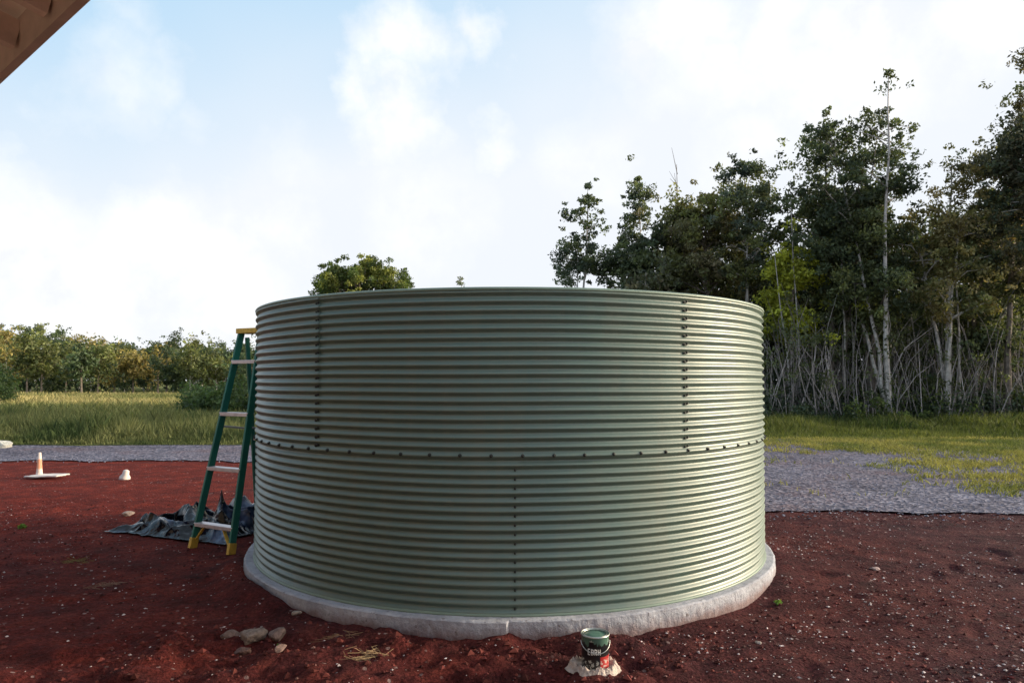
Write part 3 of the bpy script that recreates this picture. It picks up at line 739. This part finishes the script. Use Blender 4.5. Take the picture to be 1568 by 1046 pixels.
for i in range(90):
    q = rs.rand()
    if q < 0.75: px = rs.uniform(290, 420); d = rs.uniform(27, 34); z = rs.uniform(0.2, 1.6)*rs.uniform(0.4, 1)
    else: px = rs.uniform(-60, 20); d = rs.uniform(40, 46); z = rs.uniform(0.2, 2.0)
    clump(mb, (P(px, d), d, z), rs.uniform(0.4, 0.8), 200, 0.16, np.array((0.055, 0.088, 0.035))*rs.uniform(0.6, 1.5), rs, 0, 0.8)
mb.build('field_shrub', [M_LEAF])

# ------------------------------------------------------------ HOUSE (eave overhead)
house = empty('wooden_house', (0, 0, 0))
ev = np.array([-0.76, 0.65, 0]); ev /= np.linalg.norm(ev); ni = np.array([-0.65, -0.76, 0]); ni /= np.linalg.norm(ni)
P1 = np.array([-1.57, 2.6, 3.0]); slope = 0.22
M_FAS = simple('brown_fascia', (0.52, 0.42, 0.38), 0.7, 0.2, 6); M_SOF = simple('soffit_board', (0.8, 0.72, 0.67), 0.8, 0.12, 5); M_RAF = simple('rafter_wood', (0.62, 0.5, 0.45), 0.8, 0.2, 8)
up_ = np.array([0, 0, 1.0])
def hp(s, i, z): return P1+ev*s+ni*i+up_*z
q = MB(); obox(q, hp(-6, 0.02, 0.085), hp(8, 0.02, 0.085), 0.17, 0.035, up_); q.build('fascia', [M_FAS], False, house)
q = MB()
for s in np.arange(-6, 8.01, 0.42): obox(q, hp(s, 0.042, 0.09), hp(s, 4.6, 0.09+slope*4.56), 0.12, 0.045, up_)
for i in (0.55, 1.6): obox(q, hp(-6, i, 0.055+slope*i-0.02), hp(8, i, 0.055+slope*i-0.02), 0.09, 0.07, up_)
q.build('rafters', [M_RAF], False, house)
q = MB(); a, b2 = hp(1, 0.0, 0.19), hp(1, 4.7, 0.19+slope*4.7); obox(q, a, b2, 14, 0.03, ev); q.build('roof_boards', [M_SOF], False, house)
q = MB(); a, b2 = hp(1, -0.05, 0.215), hp(1, 4.75, 0.23+slope*4.7); obox(q, a, b2, 14.1, 0.012, ev); q.build('metal_roof', [simple('roof_metal', (0.3, 0.3, 0.3), 0.4, 0.1, 4, 0.5)], False, house)
q = MB(); obox(q, hp(-5.5, 2.9, -3.0+1.85), hp(7.5, 2.9, -3.0+1.85), 3.7, 0.12, up_); q.build('wall', [simple('siding', (0.4, 0.35, 0.3), 0.8, 0.1, 3)], False, house)
q = MB(); obox(q, hp(-1.0, 2.82, -3.0+1.02), hp(-0.1, 2.82, -3.0+1.02), 2.04, 0.05, up_); q.build('door', [simple('door_paint', (0.2, 0.1, 0.06), 0.5)], False, house)
q = MB(); obox(q, hp(1.2, 2.82, -3+1.5), hp(2.6, 2.82, -3+1.5), 1.1, 0.04, up_); q.build('window', [simple('window_glass', (0.03, 0.04, 0.05), 0.08, 0.1, 2, 0, 0)], False, house)
q = MB()
for s in (4.0, 7.5, -5.5): obox(q, hp(s, 0.15, -3.1), hp(s, 0.15, 0.06), 0.1, 0.1, ev)
q.build('posts', [M_FAS], False, house)

# ------------------------------------------------------------ SKY / SUN
AZ = math.radians(82); EL = math.radians(13)
sd = Vector((math.sin(AZ)*math.cos(EL), math.cos(AZ)*math.cos(EL), math.sin(EL)))
L = bpy.data.lights.new('sun', 'SUN'); L.energy = 4.6; L.angle = math.radians(5); L.color = (1.0, 0.82, 0.58)
so = bpy.data.objects.new('sun', L); bpy.context.collection.objects.link(so); so.rotation_euler = (-sd).to_track_quat('-Z', 'Y').to_euler(); so.location = (30, 5, 20)
w = bpy.data.worlds.new('World'); bpy.context.scene.world = w; w.use_nodes = True
nt = w.node_tree; nt.nodes.clear()
out = nd(nt, 'ShaderNodeOutputWorld'); bg = nd(nt, 'ShaderNodeBackground'); bg.inputs['Strength'].default_value = 0.12
nt.links.new(bg.outputs[0], out.inputs[0])
skyn = nd(nt, 'ShaderNodeTexSky', sky_type='NISHITA'); skyn.sun_disc = False; skyn.sun_elevation = EL; skyn.sun_rotation = AZ
skyn.air_density = 1.2; skyn.dust_density = 1.0; skyn.ozone_density = 1.5
tc = nd(nt, 'ShaderNodeTexCoord').outputs['Generated']
sp = nd(nt, 'ShaderNodeSeparateXYZ'); nt.links.new(tc, sp.inputs[0])
sx_, sy_, sz_ = sp.outputs
blue = mix(nt, 0.9, skyn.outputs[0], (3.8, 6.3, 8.5))
haze = (7.55, 7.9, 8.45)
hz = mth(nt, 'ADD', mth(nt, 'MULTIPLY', sz_, -2.5), mth(nt, 'MULTIPLY', sx_, 0.6))
hz = mth(nt, 'ADD', hz, 1.6)
hz = mth(nt, 'ADD', hz, mth(nt, 'MULTIPLY', mth(nt, 'SUBTRACT', noise(nt, tc, 2.5, 3, 0.55), 0.5), 0.5), True)
col = mix(nt, ramp(nt, hz, [(0.15, 0.1), (0.85, 1.0)]), blue, haze)
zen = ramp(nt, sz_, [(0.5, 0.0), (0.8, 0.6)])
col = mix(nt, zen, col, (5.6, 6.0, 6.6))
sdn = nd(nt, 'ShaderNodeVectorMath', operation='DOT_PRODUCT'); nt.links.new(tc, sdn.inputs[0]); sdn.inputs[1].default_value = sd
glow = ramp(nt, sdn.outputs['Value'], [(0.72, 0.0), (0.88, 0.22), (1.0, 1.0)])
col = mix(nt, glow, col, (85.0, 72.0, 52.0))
def dirv(px, py): return Vector(((px-784)/F, 1, (582-py)/F)).normalized()
wn = nd(nt, 'ShaderNodeTexNoise'); wn.inputs['Scale'].default_value = 9; wn.inputs['Detail'].default_value = 6; wn.inputs['Roughness'].default_value = 0.6
nt.links.new(tc, wn.inputs['Vector'])
wsub = nd(nt, 'ShaderNodeVectorMath', operation='SUBTRACT'); nt.links.new(wn.outputs['Color'], wsub.inputs[0]); wsub.inputs[1].default_value = (0.5, 0.5, 0.5)
wsc = nd(nt, 'ShaderNodeVectorMath', operation='SCALE'); nt.links.new(wsub.outputs[0], wsc.inputs[0]); wsc.inputs['Scale'].default_value = 0.18
wad = nd(nt, 'ShaderNodeVectorMath', operation='ADD'); nt.links.new(tc, wad.inputs[0]); nt.links.new(wsc.outputs[0], wad.inputs[1])
cl = None
for px, py, r, a in [(615, 80, 58, 1), (550, 130, 34, .7), (600, 175, 48, .9), (730, 45, 34, .8), (760, 218, 32, .6), (1050, 25, 95, 1), (1000, 80, 45, .9), (1110, 90, 45, .9), (1200, 30, 70, .9), (1340, 70, 75, 1), (1260, 130, 55, .9), (1320, 170, 50, .8), (1480, 40, 60, .8), (900, 250, 60, .5), (1150, 230, 60, .6),
                     (150, 115, 55, .5), (220, 105, 38, .4), (190, 20, 34, .3), (280, 185, 26, .25), (20, 365, 70, 1), (90, 420, 70, 1), (240, 380, 65, 1), (330, 400, 70, 1), (400, 370, 50, .8), (150, 460, 90, 1), (330, 480, 90, .9), (650, 330, 80, .6), (440, 260, 40, .3)]:
    ds = nd(nt, 'ShaderNodeVectorMath', operation='DISTANCE'); nt.links.new(wad.outputs[0], ds.inputs[0]); ds.inputs[1].default_value = dirv(px, py)
    rr = r/F*1.15
    t = mth(nt, 'MULTIPLY', mth(nt, 'SUBTRACT', rr*1.35, ds.outputs['Value']), 1/(rr*1.15), True)
    t = mth(nt, 'MULTIPLY', t, a)
    cl = t if cl is None else mth(nt, 'MAXIMUM', cl, t)
shade = ramp(nt, noise(nt, tc, 11, 5, 0.6), [(0.35, (7.9, 8.1, 8.5)), (0.58, (9.3, 9.3, 9.3))])
col = mix(nt, cl, col, shade)
bel = mth(nt, 'LESS_THAN', sz_, -0.02)
col = mix(nt, bel, col, (0.7, 0.5, 0.45))
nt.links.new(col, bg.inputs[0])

# ------------------------------------------------------------ CAMERA
cam = bpy.data.cameras.new('camera'); co_ = bpy.data.objects.new('camera', cam); bpy.context.collection.objects.link(co_)
cam.sensor_width = 36; cam.lens = 36*F/1568; cam.clip_end = 4000; cam.clip_start = 0.05
tilt = math.radians(1.5)
co_.location = (0, 0, EYE); co_.rotation_euler = (math.pi/2+tilt, 0, 0)
cam.shift_y = (59-F*math.tan(tilt))/1568
sc = bpy.context.scene; sc.camera = co_
sc.view_settings.view_transform = 'Standard'; sc.view_settings.look = 'None'; sc.view_settings.exposure = 0
